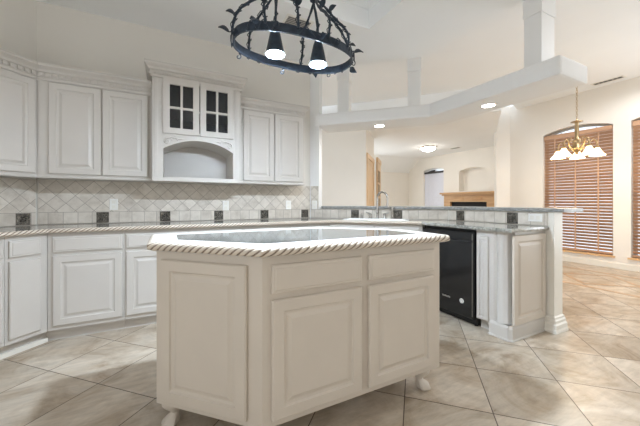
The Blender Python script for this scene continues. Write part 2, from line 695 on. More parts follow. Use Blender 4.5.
# living room: back wall, fireplace wall with niche and window opening, sloped ceiling
LB, LX = 8.63, 8.3
b = MB()
b.holed(lambda x, z, w_: (x, LB + w_, z), [(3.2, 0), (LX + .3, 0), (LX + .3, GC + .1), (3.2, GC + .1)], [[(4.15, .5), (6.45, .5), (6.45, 2.1), (4.15, 2.1)]], 0, .15)  # unseen opening, cut to hold the added living room fill lamp
struct(b.build('wall_living', M['wall']))
FF = Fr((LX, 0), (0, 1), (-1, 0))
b = MB()
b.holed(FF.zp(), [(4.2, 0), (LB + .1, 0), (LB + .1, GC + .1), (4.2, GC + .1)],
        [arch(5.46, 6.39, 1.50, 2.13, .09), arch(6.99, 7.87, .4, 2.27, .07)], 0, -.22)
b.fbox(FF, 5.40, 6.45, -.235, -.221, 1.44, 2.30)
struct(b.build('wall_fireplace', M['wall']))
b = MB()
b.box(WX + .2, LX, 4.2, 4.32, 0, GC + .1)
struct(b.build('wall_link', M['wall']))

# ceilings
edge = [(1.90, 3.85), (3.0, 2.75), (3.0, -3.1)]
b = MB()
TR = (-.55, 1.96, .65, 2.637)
b.holed(lambda x, y, w_: (x, y, w_), [(-3.4, -3.1), (3.0, -3.1), (3.0, 2.75), (1.90, 3.85), (-3.4, 3.85)],
        [[(TR[0], TR[2]), (TR[1], TR[2]), (TR[1], TR[3]), (TR[0], TR[3])]], KC, GC + .05)
b.box(TR[0] - .05, TR[1] + .05, TR[2] - .05, TR[3] + .05, 3.31, 3.36)
b.sweep([(TR[0], TR[2]), (TR[0], TR[3]), (TR[1], TR[3]), (TR[1], TR[2])], [(0, 3.24), (.0, 3.31), (.05, 3.31), (.05, 3.295), (.015, 3.245)], closed=True)
b.holed(lambda x, y, w_: (x, y, w_), [(TR[0] - .04, TR[2] - .04), (TR[1] + .04, TR[2] - .04), (TR[1] + .04, TR[3] + .04), (TR[0] - .04, TR[3] + .04)],
        [[(TR[0], TR[2]), (TR[1], TR[2]), (TR[1], TR[3]), (TR[0], TR[3])]], GC + .05, 3.31)
struct(b.build('ceiling', M['ceil']))
b = MB()
b.prism([(3.0, -3.1), (8.6, -3.1), (8.6, .3), (8.6, 4.4), (5.3, 3.3), (1.0, 7.6), (.6, 5.2), (1.90, 3.85), (3.0, 2.75)], GC, GC + .12)
struct(b.build('ceiling_breakfast', M['ceil']))
b = MB()
b.prism([(5.2, 3.15), (6.62, 4.13), (6.9, 4.31), (8.6, 4.31), (8.6, 8.04), (2.0, 8.04), (2.0, 6.9)], LC, GC + .1)
y0_, y1_ = 8.04, LB + .02
b.add([(2.0, y0_, LC), (8.6, y0_, LC), (8.6, y1_, 2.25), (2.0, y1_, 2.25), (2.0, y0_, LC + .1), (8.6, y0_, LC + .1), (8.6, y1_, LC + .1), (2.0, y1_, LC + .1)],
      [(0, 1, 2, 3), (4, 7, 6, 5), (0, 4, 5, 1), (1, 5, 6, 2), (2, 6, 7, 3), (3, 7, 4, 0)])
struct(b.build('ceiling_living', M['ceil']))

# inlaid border laid in the breakfast room floor
b = MB()


def strip(p, q, wd, z=.0015):
    p, q = Vector(p), Vector(q)
    d = (q - p).normalized()
    n = Vector((-d.y, d.x)) * wd / 2
    b.prism([tuple(p - n), tuple(q - n), tuple(q + n), tuple(p + n)], 0.0002, z)


for (p, q, wd) in [((5.05, 3.4), (5.05, .2), .07), ((6.25, 3.4), (6.25, .2), .07)]:
    strip(p, q, wd)
for k in range(3):
    y = 3.05 - 1.05 * k
    for (p, q) in [((5.2, y), (5.65, y + .45)), ((5.65, y + .45), (6.1, y)), ((6.1, y), (5.65, y - .45)), ((5.65, y - .45), (5.2, y))]:
        strip(p, q, .05)
struct(b.build('trim_1', M['inlay']))

# ------------------------------------------------------------------ soffit ledge over the bar, its posts and lamps
SC = 5.37
so = [(1.66, SC - 1.66), (2.805, SC - 2.805), (2.805, 1.228), (3.275, 1.228)]
bk = [(3.275, 6.03 - 3.275), (2.12, 6.03 - 2.12)]
b = MB()
b.prism([(1.765, SC - 1.765), so[1], so[2], so[3], bk[0], bk[1], (1.96, 3.74), (1.95, 3.705), (1.843, 3.598), (1.80, 3.64)], 2.175, 2.335)
sf = b.build('soffit_ledge', M['soffit'], bevel=.022)
tag(sf, 'long bent white plaster ledge hanging over the bar counter', 'soffit')


def post(cx, cy, du, lu, lv, label):
    u = Vector(du)
    v = Vector((u.y, -u.x))
    t = thing('ceiling_post', (cx, cy, 2.336), label, 'post', 'square posts between soffit ledge and ceiling')

    def quad(e):
        c = Vector((cx, cy))
        return [tuple(c + u * (lu / 2 + e) * a + v * (lv / 2 + e) * bb) for a, bb in ((-1, -1), (1, -1), (1, 1), (-1, 1))]
    q = MB()
    q.prism(quad(0), 2.3365, 2.87)
    q.build('shaft', M['soffit'], t, bevel=.006)
    q = MB()
    q.prism(quad(.006), 2.8705, KC - .0005)
    q.build('cap', M['soffit'], t, bevel=.004)


post(2.275, 3.645, (S, -S), .165, .2, 'short grey plaster post beside the black iron chandelier')
post(2.955, 2.965, (S, -S), .165, .2, 'grey plaster post above the bend of the soffit ledge')
post(3.115, 1.535, (0, 1), .15, .225, 'wide plaster post nearest the rounded soffit end')


def downlight(cx, cy, z, power, label):
    t = thing('recessed_light', (cx, cy, z), label, 'light', 'recessed downlights')
    q = MB()
    q.lathe(cx, cy, [(.062, z - .0045), (.085, z - .0045), (.085, z - .0003), (.062, z - .0003)], 28, cap=False)
    n = 28
    q.f += [(k, (k + 1) % n, 3 * n + (k + 1) % n, 3 * n + k) for k in range(n)]
    q.s += [True] * n
    q.mi += [0] * n
    q.build('trim_ring', M['white'], t)
    q = MB()
    q.lathe(cx, cy, [(.0605, z - .0025), (.0605, z - .0004)], 28)
    q.build('lens', M['can'], t)
    l = bpy.data.lights.new('spot_lamp', 'SPOT')
    l.energy, l.color, l.spot_size, l.spot_blend, l.shadow_soft_size = power, (.97, .98, 1), math.radians(170), .35, .05
    o = bpy.data.objects.new('spot_lamp', l)
    COL.objects.link(o)
    o.parent = t
    o.location = (0, 0, -.006)


downlight(2.545, 3.19, 2.175, 26, 'lit recessed light over the sink faucet')
downlight(3.045, 1.985, 2.175, 26, 'lit recessed light over the dishwasher end of the bar')


for x, y, lb in ((4.6, 1.05, 'out-of-view fill light added in the breakfast room ceiling nearest the bar end'), (5.9, 1.3, 'out-of-view fill light added in the breakfast room ceiling nearest the window wall')):
    downlight(x, y, GC, 88, lb)  # unseen fill downlights, added to brighten the breakfast room


def vent(name, cx, cy, z, lx, ly, label, ang=0, kind='return'):
    t = thing(name, (cx, cy, z), label, 'vent')
    q = MB()
    x0, x1, y0, y1 = cx - lx / 2, cx + lx / 2, cy - ly / 2, cy + ly / 2
    q.holed(lambda a, c, w_: (a, c, w_), [(x0, y0), (x1, y0), (x1, y1), (x0, y1)],
            [[(x0 + .022, y0 + .022), (x1 - .022, y0 + .022), (x1 - .022, y1 - .022), (x0 + .022, y1 - .022)]], z - .008, z - .0005)
    q.build('frame', M['white'], t)
    n = 7
    for i in range(n):
        q = MB()
        yy = y0 + .03 + (ly - .06) * i / (n - 1)
        q.box(x0 + .022, x1 - .022, yy - .005, yy + .005, z - .007, z - .004)
        q.build('louver', M['grille'], t)
    q = MB()
    q.box(x0 + .02, x1 - .02, y0 + .02, y1 - .02, z - .003, z - .001)
    q.build('backing', M['blackout'], t)


vent('ceiling_vent', 1.22, 2.90, KC, .30, .22, 'white louvred vent in the kitchen ceiling behind the iron chandelier')
vent('ceiling_vent', 6.62, 2.22, GC, .14, .42, 'narrow louvred vent in the breakfast room ceiling above the window')
vent('ceiling_vent', 7.57, 5.96, LC, .18, .34, 'small vent in the living room ceiling beyond the dome light')

# ------------------------------------------------------------------ backsplash with accent tiles


def splash(F, u0, u1, z0, z1, th, b, uoff=0):
    vs = [F.p(u0, .0006, z0), F.p(u1, .0006, z0), F.p(u1, .0006, z1), F.p(u0, .0006, z1),
          F.p(u0, th, z0), F.p(u1, th, z0), F.p(u1, th, z1), F.p(u0, th, z1)]
    o = len(b.v)
    b.add(vs, [(0, 3, 2, 1), (4, 5, 6, 7), (0, 1, 5, 4), (1, 2, 6, 5), (2, 3, 7, 6), (3, 0, 4, 7)])
    uv = [(u0, z0), (u1, z0), (u1, z1), (u0, z1)] * 2
    for i, t in enumerate(uv):
        b.uv[o + i] = (t[0] + uoff, t[1])


def accent(F, u, parent, z0=.934, w_=.0095):
    q = MB()
    q.panel(F, u - .052, u + .052, z0, z0 + .106, [(0, 0), (0, .003), (.004, .005), (.013, .005), (.016, .002), (.022, .002)], w_)
    # relief: a small fruit cluster with leaves
    for k in range(7):
        a = 2 * PI * k / 7 + u
        r = .022 if k else 0
        p = Vector(F.p(u + r * math.cos(a), w_ + .003, z0 + .053 + r * math.sin(a)))
        q.add(*ball(p, .010, 6, 8), smooth=True)
    o = q.build('accent_tile', M['relief'], parent)
    o['label'] = 'dark bronze relief accent tile'
    return o


def ball(c, r, nz=8, nt=12):
    vs, fs = [], []
    for i in range(nz + 1):
        th = PI * i / nz
        for k in range(nt):
            ph = 2 * PI * k / nt
            vs.append((c[0] + r * math.sin(th) * math.cos(ph), c[1] + r * math.sin(th) * math.sin(ph), c[2] + r * math.cos(th)))
    for i in range(nz):
        for k in range(nt):
            k2 = (k + 1) % nt
            fs.append((i * nt + k, i * nt + k2, (i + 1) * nt + k2, (i + 1) * nt + k))
    return vs, fs


b = MB()
splash(FL, .012, 2.2, .928, 1.362, .009, b, 7.3)
sp = b.build('backsplash', M['splash'])
tag(sp, 'diamond-laid beige tile backsplash on the angled left wall', 'backsplash', 'tiled backsplashes')
accent(FL, .105, sp)
accent(FL, .67, sp)
b = MB()
splash(FB, -1.085, 1.745, .928, 1.362, .009, b)
sp = b.build('backsplash', M['splash'])
tag(sp, 'diamond-laid tile backsplash under the cabinets along the back wall', 'backsplash', 'tiled backsplashes')
for x in (-.59, -.027, .54, 1.10, 1.665):
    accent(FB, x, sp)
b = MB()
splash(FD, .012, .122, .928, 1.362, .009, b, 3.1)
splash(FD, .122, 1.76, .928, 1.0515, .009, b, 3.1)
sp = b.build('backsplash', M['splash'])
tag(sp, 'low tile backsplash behind the sink under the bar top', 'backsplash', 'tiled backsplashes')
for u in (.63, 1.178):
    accent(FD, u, sp)
b = MB()
splash(FP, .01, 1.04, .928, 1.0515, .009, b, 5.2)
sp = b.build('backsplash', M['splash'])
tag(sp, 'low tile backsplash above the dishwasher under the bar top', 'backsplash', 'tiled backsplashes')
for u in (.165, .742):
    accent(FP, u, sp)


def outlet(F, u, z, label, hz=False):
    t = thing('wall_outlet', F.p(u, .01, z), label, 'outlet', 'white outlets on the backsplash')
    q = MB()
    a, c = (.058, .036) if hz else (.036, .058)
    q.panel(F, u - a, u + a, z - c, z + c, [(0, 0), (0, .003), (.003, .005), (.01, .005)], .0105)
    q.build('cover_plate', M['white'], t)
    for k in (-1, 1):
        q = MB()
        du, dz = (k * .025, 0) if hz else (0, k * .025)
        q.fbox(F, u + du - .016, u + du + .016, .0156, .0175, z + dz - .016, z + dz + .016)
        q.build('socket', M['trim'], t)


outlet(FB, -.497, 1.118, 'white wall outlet right of the corner on the back wall tile')
outlet(FB, .62, 1.10, 'white wall outlet below the right side of the arched hood cabinet')
outlet(FB, 1.425, 1.105, 'white wall outlet below the right end of the upper cabinets')
outlet(FD, .07, 1.105, 'white wall outlet on the narrow wall beside the bar top')
outlet(FP, .945, 1.0, 'white horizontal outlet at the end of the bar backsplash', True)

# ------------------------------------------------------------------ countertop, rope edge, bar top


def rope(path, R, z, closed=False, pitch=.14, strands=4, n=18, step=.0055, zs=1.0):
    """a twisted rope moulding along a mitred horizontal path"""
    P = [Vector(p) for p in path]
    q = MB()
    segs = []
    m = len(P)
    cnt = m if closed else m - 1

    def mitre(i):
        a = P[i - 1] if (i > 0 or closed) else None
        c = P[(i + 1) % m] if (i < m - 1 or closed) else None
        f = lambda p, r: Vector(((r - p).normalized().y, -(r - p).normalized().x))
        n1 = f(a, P[i]) if a is not None else None
        n2 = f(P[i], c) if c is not None else None
        if n1 is None:
            return n2
        if n2 is None:
            return n1
        return (n1 + n2) / (1 + n1.dot(n2))
    rings = []
    s = 0
    for i in range(cnt):
        p, r = P[i], P[(i + 1) % m]
        m0, m1 = mitre(i), mitre((i + 1) % m)
        ln = (r - p).length
        k = max(2, int(ln / step))
        d = (r - p).normalized()
        nn = Vector((d.y, -d.x))
        for j in range(k + (1 if (not closed and i == cnt - 1) else 0)):
            t = j / k
            # blend to the mitre only close to the ends
            wdt = min(1.0, .05 / max(ln, 1e-6))
            if t < wdt:
                mv = m0.lerp(nn, t / wdt)
            elif t > 1 - wdt:
                mv = nn.lerp(m1, (t - 1 + wdt) / wdt)
            else:
                mv = nn
            rings.append((p.lerp(r, t), mv, s + t * ln))
        s += ln
    if closed:
        pitch = s / round(s / pitch)
    vs, at = [], []
    for c, mv, ss in rings:
        for k in range(n):
            th = 2 * PI * k / n
            ph = strands * (th / 2 - PI * ss / pitch)
            lobe = abs(math.cos(ph))
            rr = R * (.80 + .20 * lobe)
            vs.append((c.x + mv.x * rr * math.cos(th), c.y + mv.y * rr * math.cos(th), z + rr * math.sin(th) * zs))
            at.append(max(0, 1 - lobe * 1.25))
    fs = []
    M_ = len(rings)
    for i in range(M_ if closed else M_ - 1):
        i2 = (i + 1) % M_
        for k in range(n):
            k2 = (k + 1) % n
            fs.append((i * n + k, i * n + k2, i2 * n + k2, i2 * n + k))
    if not closed:
        fs.append(tuple(range(n))[::-1])
        fs.append(tuple(range((M_ - 1) * n, M_ * n)))
    q.add(vs, fs, True)
    q.attr = at
    return q


ce = (-.845, 3.075)                       # front corner of counter, left/back
CD = 4.795
d1 = (CD - 3.075, 3.075)
d2 = (2.45, CD - 2.45)
lend = 2.1
le = (ce[0] - lend * S, ce[1] - lend * S)
lw = (CORN[0] - lend * S - .43, CORN[1] - lend * S + .43 - .86)
ctop = [le, ce, d1, d2, (2.45, 1.412), (2.998, 1.412), (2.998, 2.448), (1.748, 3.698), (-1.098, 3.698),
        (CORN[0] - 1.9 * S + .002, CORN[1] - 1.9 * S - .002)]
sc = Vector((2.405, 3.045)) + Vector((-S, -S)) * .235     # sink centre
su, sn = Vector((S, -S)), Vector((-S, -S))


def rrect(c, hu, hv, r=.04, k=4):
    pts = []
    for (a, bb, t0) in ((1, 1, 0), (-1, 1, PI / 2), (-1, -1, PI), (1, -1, 1.5 * PI)):
        for i in range(k + 1):
            t = t0 + PI / 2 * i / k
            q = c + su * (a * (hu - r) + r * math.cos(t)) + sn * (bb * (hv - r) + r * math.sin(t))
            pts.append((q.x, q.y))
    return pts


b = MB()
b.holed(lambda x, y, w_: (x, y, w_), ctop, [rrect(sc, .36, .125)], .896, .926)
ct = b.build('countertop', M['granite'])
tag(ct, 'continuous grey granite countertop along the walls and dishwasher run', 'countertop')
nose = rope([le, ce, d1, d2], .019, .912, zs=.95)
nose.build('rope_edge', M['rope'], ct)['label'] = 'cream twisted rope edge with brown glaze'
b = MB()
b.sweep([d2, (2.45, 1.412), (2.99, 1.412)], [(.0, .894), (.012, .896), (.018, .911), (.012, .927), (0, .9275)])
b.build('edge_band', M['granite'], ct)

b = MB()
bc = PC - .035 * 1.414
b.prism([(1.848, bc - 1.848), (PX - .035, bc - PX + .035), (PX - .035, 1.275), (PX + .31, 1.275), (PX + .31, 2.58), (1.985, 3.70 + .205), (1.96, 3.74)], 1.0545, 1.088)
o = b.build('bar_top', M['bar'], bevel=.006)
tag(o, 'raised grey bar top running behind the sink to the post end', 'countertop')

# ------------------------------------------------------------------ base cabinets
BF = Fr((0, 3.11), (1, 0), (0, -1))
LF = Fr((-.86, 3.11), (-S, -S), (S, -S))
DF = Fr((4.84 - 3.11, 3.11), (S, -S), (-S, -S))
PF = Fr((2.48, 2.36), (0, -1), (-1, 0))
ZB, ZT = .105, .8935


def base_cab(F, u0, u1, poly, toe, label, doors=1, narrow=False, group='cream base cabinets', drawer=True):
    cx = sum(p[0] for p in poly) / len(poly)
    cy = sum(p[1] for p in poly) / len(poly)
    t = thing('base_cabinet', (cx, cy, 0), label, 'cabinet', group)
    q = MB()
    if doors == 2:
        q.prism(poly, ZB, .74)
        q.fbox(F, u0 - .015, u1 + .015, -.019, 0, .7402, ZT)
    else:
        q.prism(poly, ZB, ZT)
    q.build('body', M['cab'], t)
    q = MB()
    q.prism(toe, .001, ZB - .0005)
    q.build('toe_kick', M['cab'], t)
    g = .03
    if drawer:
        for k in range(doors):
            a = u0 + g / 2 + (u1 - u0 - g / 2) * k / doors
            e = a + (u1 - u0 - g / 2) / doors - g / 2
            front('drawer', F, a, e, .735, .858, t, M['cab'], DRAWER)
    for k in range(doors):
        a = u0 + g / 2 + (u1 - u0 - g / 2) * k / doors
        e = a + (u1 - u0 - g / 2) / doors - g / 2
        front('door', F, a, e, .140, .706 if drawer else .858, t, M['cab'], [(0, 0), (0, .014), (.006, .020), (.026, .020)] if narrow else RAISED)
    return t


bl = ['cream base cabinet with drawer in the angled corner of the back run',
      'cream base cabinet just left of the island behind its left corner',
      'cream base cabinet behind the island below the arched hood cabinet',
      'cream base cabinet behind the middle of the island',
      'cream base cabinet behind the island nearest the sink run']
for k in range(5):
    x0, x1 = -.86 + .518 * k, -.86 + .518 * (k + 1)
    e = .001
    if k == 0:
        poly = [(x0 + .001, 3.11), (x1 - e, 3.11), (x1 - e, 3.688), (-1.085, 3.688)]
        toe = [(x0 - .028, 3.18), (x1 - e, 3.18), (x1 - e, 3.6), (-1.04, 3.6)]
    elif k == 4:
        poly = [(x0 + e, 3.11), (x1 - .003, 3.11), (1.735, 3.688), (x0 + e, 3.688)]
        toe = [(x0 + e, 3.18), (x1 - .003, 3.18), (1.73, 3.6), (x0 + e, 3.6)]
    else:
        poly = [(x0 + e, 3.11), (x1 - e, 3.11), (x1 - e, 3.688), (x0 + e, 3.688)]
        toe = [(x0 + e, 3.18), (x1 - e, 3.18), (x1 - e, 3.6), (x0 + e, 3.6)]
    base_cab(BF, x0 + (.02 if k == 0 else 0), x1, poly, toe, bl[k])


def lpoly(t0, t1, first=False):
    a, c = LF.p(t0, 0, 0)[:2], LF.p(t1, 0, 0)[:2]
    d, e = LF.p(t1, -.575, 0)[:2], (LF.p(t0, -.575, 0)[:2] if not first else (-1.098, 3.68))
    return [a, c, d, e]


def ltoe(t0, t1):
    return [LF.p(t0, -.07, 0)[:2], LF.p(t1, -.07, 0)[:2], LF.p(t1, -.5, 0)[:2], LF.p(t0, -.5, 0)[:2]]


base_cab(LF, .035, .255, lpoly(.002, .26, True), [LF.p(-.030, -.07, 0)[:2], LF.p(.26, -.07, 0)[:2], LF.p(.26, -.5, 0)[:2], (-1.045, 3.6)], 'narrow cream base cabinet with slim drawer on the angled left wall', narrow=True)
base_cab(LF, .262, .86, lpoly(.262, .86), ltoe(.262, .86), 'cream base cabinet at the left edge of the picture')
# a pale strip lies along the toe kick of the left run
b = MB()
b.fbox(LF, -.03, .9, -.069, -.045, .0012, .035)
struct(b.build('baseboard_left', M['trim']))

base_cab(DF, .02, 1.04, [(1.734, 3.108), (2.478, 2.364), (2.985, 2.364), (2.985, 2.44), (1.742, 3.683)],
         [(1.79, 3.15), (2.52, 2.42), (2.9, 2.42), (2.9, 2.5), (1.79, 3.6)], 'cream double-door sink base cabinet set diagonally below the sink', 2)

# peninsula end cabinet with its round corner column
t = thing('end_cabinet', (2.72, 1.58, 0), 'raised-panel end cabinet closing the dishwasher run beside the post', 'cabinet')
b = MB()
b.prism([(2.485, 1.732), (2.985, 1.732), (2.985, 1.432), (2.545, 1.432), (2.545, 1.5), (2.485, 1.575)], .0955, ZT)
b.prism([(2.55, 1.732), (2.985, 1.732), (2.985, 1.436), (2.50, 1.436), (2.486, 1.45), (2.486, 1.595), (2.55, 1.60)], .0015, .095)
b.build('body', M['cab'], t)
PE = Fr((2.485, 1.732), (0, -1), (-1, 0))
front('filler_panel', PE, .012, .118, .105, .84, t, M['cab'], NARROW)
EE = Fr((0, 1.432), (1, 0), (0, -1))
front('end_panel', EE, 2.503, 2.978, .128, .868, t, M['island'], RAISED)  # panel in the warmer island paint, not the body's cream
b = MB()
prof = []
for k in range(40):
    a = 2 * PI * k / 40
    prof.append(a)
vs, fs = [], []
n = 40
for z, r0 in ((.13, .060), (.14, .055), (.86, .055), (.87, .062), (.893, .062)):
    for k in range(n):
        a = 2 * PI * k / n
        r = r0 - (.004 * max(0, math.cos(10 * a)) if abs(r0 - .055) < 1e-6 else 0)
        vs.append((2.535 + r * math.cos(a), 1.511 + r * math.sin(a), z))
for i in range(4):
    for k in range(n):
        k2 = (k + 1) % n
        fs.append((i * n + k, i * n + k2, (i + 1) * n + k2, (i + 1) * n + k))
fs += [tuple(range(n))[::-1], tuple(range(4 * n, 5 * n))]
b.add(vs, fs, True)
b.build('corner_column', M['cab'], t)
b = MB()
b.sweep([(2.55, 1.603), (2.4845, 1.597), (2.4845, 1.455), (2.502, 1.4345), (2.99, 1.4345)], [(.0, .0012), (.020, .0012), (.020, .010), (.012, .016), (.012, .10), (.006, .118), (0, .126)])
b.build('plinth', M['cab'], t)

# dishwasher
t = thing('dishwasher', (2.7, 2.04, 0), 'black built-in dishwasher between sink base and end cabinet', 'dishwasher')
b = MB()
b.box(2.49, 2.98, 1.74, 2.345, .06, .89)
b.build('body', M['blackmatt'], t)
DWF = Fr((2.49, 2.345), (0, -1), (-1, 0))
b = MB()
b.panel(DWF, .003, .602, .075, .868, [(0, 0), (0, .030), (.012, .036), (.03, .036)], 0)
dw = b.build('door', M['black'], t)
b = MB()
b.fbox(DWF, .592, .596, .0365, .039, .10, .85)
b.build('edge_trim', M['steel'], dw)
b = MB()
b.fbox(DWF, .012, .594, .0365, .041, .775, .79)
b.build('handle_groove', M['blackmatt'], dw)
b = MB()
vs, fs = [], []
n = 24
for w_, r in ((.0366, .022), (.039, .022), (.0395, .019)):
    for k in range(n):
        a = 2 * PI * k / n
        vs.append(DWF.p(.485 + r * math.cos(a), w_, .215 + r * math.sin(a)))
for i in range(2):
    for k in range(n):
        fs.append((i * n + k, i * n + (k + 1) % n, (i + 1) * n + (k + 1) % n, (i + 1) * n + k))
fs.append(tuple(range(2 * n, 3 * n)))
b.add(vs, fs)
b.build('badge', M['white'], dw)['label'] = 'round white badge'
b = MB()
for (r0, a0) in ((.013, 0),):
    pts = [DWF.p(.485 + r0 * math.cos(a), .0405, .215 + r0 * math.sin(a)) for a in [2 * PI * k / 20 for k in range(20)]]
    b.tube(pts, .002, 6, closed=True)
b.fbox(DWF, .476, .494, .0398, .0412, .2125, .2175)
b.build('badge_mark', M['grille'], dw)
b = MB()
for k in range(8):
    u = .268 + k * .0115
    b.fbox(DWF, u, u + .0075, .0366, .0378, .208, .220 if k % 3 else .224)
b.build('lettering', M['grey_letter'], dw)
b = MB()
b.box(2.515, 2.55, 1.745, 2.34, .012, .073)
b.build('kick_plate', M['blackmatt'], t)
for y in (1.77, 2.31):
    b = MB()
    b.lathe(2.535, y, [(.016, .0005), (.016, .008), (.009, .010), (.009, .02)], 12)
    b.build('foot', M['blackmatt'], t)

# ------------------------------------------------------------------ sink and faucet
t = thing('kitchen_sink', (sc.x, sc.y, .926), 'white drop-in sink set in the diagonal counter', 'sink')
b = MB()
b.holed(lambda x, y, w_: (x, y, w_), rrect(sc, .385, .135, .05), [rrect(sc, .345, .112, .035)], .9265, .936)
b.build('rim', M['sink'], t, bevel=.003)
b = MB()
o1, i1 = rrect(sc, .350, .117, .035), rrect(sc, .345, .112, .035)
n = len(i1)
top = [(p[0], p[1], .932) for p in i1]
bot = [(sc.x + (p[0] - sc.x) * .92, sc.y + (p[1] - sc.y) * .92, .76) for p in i1]
b.add(top + bot, [(i, (i + 1) % n, n + (i + 1) % n, n + i) for i in range(n)] + [tuple(range(n, 2 * n))], True)
b.build('basin', M['sink'], t, recalc=False)

fb = Vector((2.405, 3.045)) + sn * .058
t = thing('faucet', (fb.x, fb.y, .926), 'tall nickel gooseneck faucet behind the white sink', 'faucet')
b = MB()
b.lathe(fb.x, fb.y, [(.025, .9268), (.025, .934), (.02, .942), (.015, .96), (.015, 1.0), (.019, 1.005), (.019, 1.02), (.012, 1.03)], 20)
b.build('base', M['steel'], t)
b = MB()
path = [(fb.x, fb.y, 1.028), (fb.x, fb.y, 1.19)]
sd = (su * .75 + sn * .5).normalized()
for k in range(13):
    a = PI - PI * 1.08 * k / 12
    c = fb + sd * .08
    path.append((c.x + sd.x * .08 * math.cos(a), c.y + sd.y * .08 * math.cos(a), 1.19 + .08 * math.sin(a)))
e = path[-1]
path.append((e[0] + sd.x * .002, e[1] + sd.y * .002, e[2] - .05))
b.tube(path, .0125, 12)
b.tube([path[-1], (path[-1][0], path[-1][1], path[-1][2] - .03)], .015, 12)
b.build('spout', M['steel'], t)
for k, nm in ((-1, 'handle'), (1, 'handle')):
    h = fb + su * .09 * k
    b = MB()
    b.lathe(h.x, h.y, [(.022, .9268), (.022, .934), (.015, .944), (.015, .98), (.019, .986), (.010, .998)], 16)
    q = h + su * .055 * k
    b.tube([(h.x, h.y, .988), (q.x, q.y, 1.012)], [.010, .007], 8)
    b.build(nm, M['steel'], t)
h = fb + su * .185
t = thing('side_sprayer', (h.x, h.y, .926), 'upright nickel side sprayer right of the faucet', 'sprayer')
b = MB()
b.lathe(h.x, h.y, [(.02, .9268), (.02, .934), (.011, .945), (.011, .96)], 16)
b.build('base', M['steel'], t)
b = MB()
b.lathe(h.x, h.y, [(.014, .9605), (.012, .99), (.016, 1.035), (.020, 1.065), (.018, 1.08), (.010, 1.084)], 16)
b.build('spray_head', M['steel'], t)
h = fb - su * .2
t = thing('soap_dispenser', (h.x, h.y, .926), 'short nickel soap dispenser left of the faucet', 'dispenser')
b = MB()
b.lathe(h.x, h.y, [(.020, .9268), (.020, .934), (.013, .944), (.013, .970)], 16)
b.build('base', M['steel'], t)
b = MB()
q = h + sn * .06
b.tube([(h.x, h.y, .9705), (h.x, h.y, .99), (q.x, q.y, .985)], .009, 8)
b.build('pump', M['steel'], t)

# ------------------------------------------------------------------ upper cabinets
UF = Fr((0, 3.37), (1, 0), (0, -1))
ULF = Fr((-1.0, 3.37), (-S, -S), (S, -S))
CROWN = [(0, 2.195), (.010, 2.195), (.010, 2.215), (.016, 2.222), (.016, 2.256), (.026, 2.262), (.034, 2.280), (.052, 2.296), (.060, 2.302), (.060, 2.322), (0, 2.322)]
BOTTOM = [(0, 1.352), (.010, 1.352), (.012, 1.360), (.006, 1.374), (0, 1.376)]


def dentils(q, p0, p1, w_, z0, z1, pitch=.046, depth=.013):
    p0, p1 = Vector(p0), Vector(p1)
    ln = (p1 - p0).length
    d = (p1 - p0) / ln
    F = Fr(p0, d, (d.y, -d.x))
    n = int(ln / pitch)
    off = (ln - n * pitch) / 2
    for k in range(n):
        a = off + k * pitch + pitch * .2
        q.fbox(F, a, a + pitch * .6, w_, w_ + depth, z0, z1)


def upper(F, poly, fronts, crown_path, label, pre=None, post=None, rightgap=True):
    cx = sum(p[0] for p in poly) / len(poly)
    cy = sum(p[1] for p in poly) / len(poly)
    t = thing('upper_cabinet', (cx, cy, 1.36), label, 'cabinet', 'cream upper cabinets')
    q = MB()
    q.prism(poly, 1.3535, 2.32)
    q.build('body', M['cab'], t)
    for a, e in fronts:
        front('door', F, a, e, 1.388, 2.185, t, M['cab'])
    q = MB()
    q.sweep(crown_path, CROWN, pre, post)
    cr = q.build('crown_molding', M['cab'], t)
    for i in range(len(crown_path) - 1):
        q = MB()
        dentils(q, crown_path[i], crown_path[i + 1], .0162, 2.225, 2.254)
        q.build('dentil_strip', M['cab'], cr)
    q = MB()
    q.sweep(crown_path, BOTTOM, pre, post)
    q.build('bottom_rail', M['cab'], t)
    return t


lu = ULF.p(1.5, 0, 0)[:2]
upper(ULF, [(-1.0, 3.37), ULF.p(1.5, 0, 0)[:2], ULF.p(1.5, -.29, 0)[:2], (-1.097, 3.680)], [(.018, .44), (.455, .88)], [lu, (-1.0005, 3.3705)],
      'cream upper cabinet on the angled wall at the left edge', post=(0, 3.37))
upper(UF, [(-.998, 3.37), (-.142, 3.37), (-.142, 3.688), (-1.085, 3.688)], [(-.922, -.550), (-.540, -.172)], [(-.9995, 3.37), (-.142, 3.37)],
      'cream double-door upper cabinet left of the arched hood cabinet', pre=lu)
upper(UF, [(.708, 3.37), (1.50, 3.37), (1.50, 3.688), (.708, 3.688)], [(.755, 1.115), (1.125, 1.485)], [(.708, 3.37), (1.50, 3.37), (1.50, 3.688)],
      'cream double-door upper cabinet right of the arched hood cabinet')

# hood cabinet: glazed doors above an arched niche
HX0, HX1, HY = -.135, .70, 3.25
HF = Fr((0, HY), (1, 0), (0, -1))
t = thing('hood_cabinet', (.28, 3.47, 1.35), 'tall cream hood cabinet with glazed doors over an arched niche', 'cabinet')
AR = arch(-.04, .622, 1.388, 1.665, .10, 24)
b = MB()
b.holed(HF.zp(), [(HX0, 1.348), (HX1, 1.348), (HX1, 2.477), (HX0, 2.477)], [AR, [(-.02, 1.84), (.605, 1.84), (.605, 2.32), (-.02, 2.32)]], 0, -.02)
b.build('face_frame', M['cab'], t)
b = MB()
b.box(HX0 + .001, HX0 + .02, HY + .0205, 3.688, 1.348, 2.477)
b.box(HX1 - .02, HX1 - .001, HY + .0205, 3.688, 1.348, 2.477)
b.box(HX0 + .0205, HX1 - .0205, 3.67, 3.688, 1.348, 2.477)
b.box(HX0 + .0205, HX1 - .0205, HY + .0205, 3.6695, 2.45, 2.476)
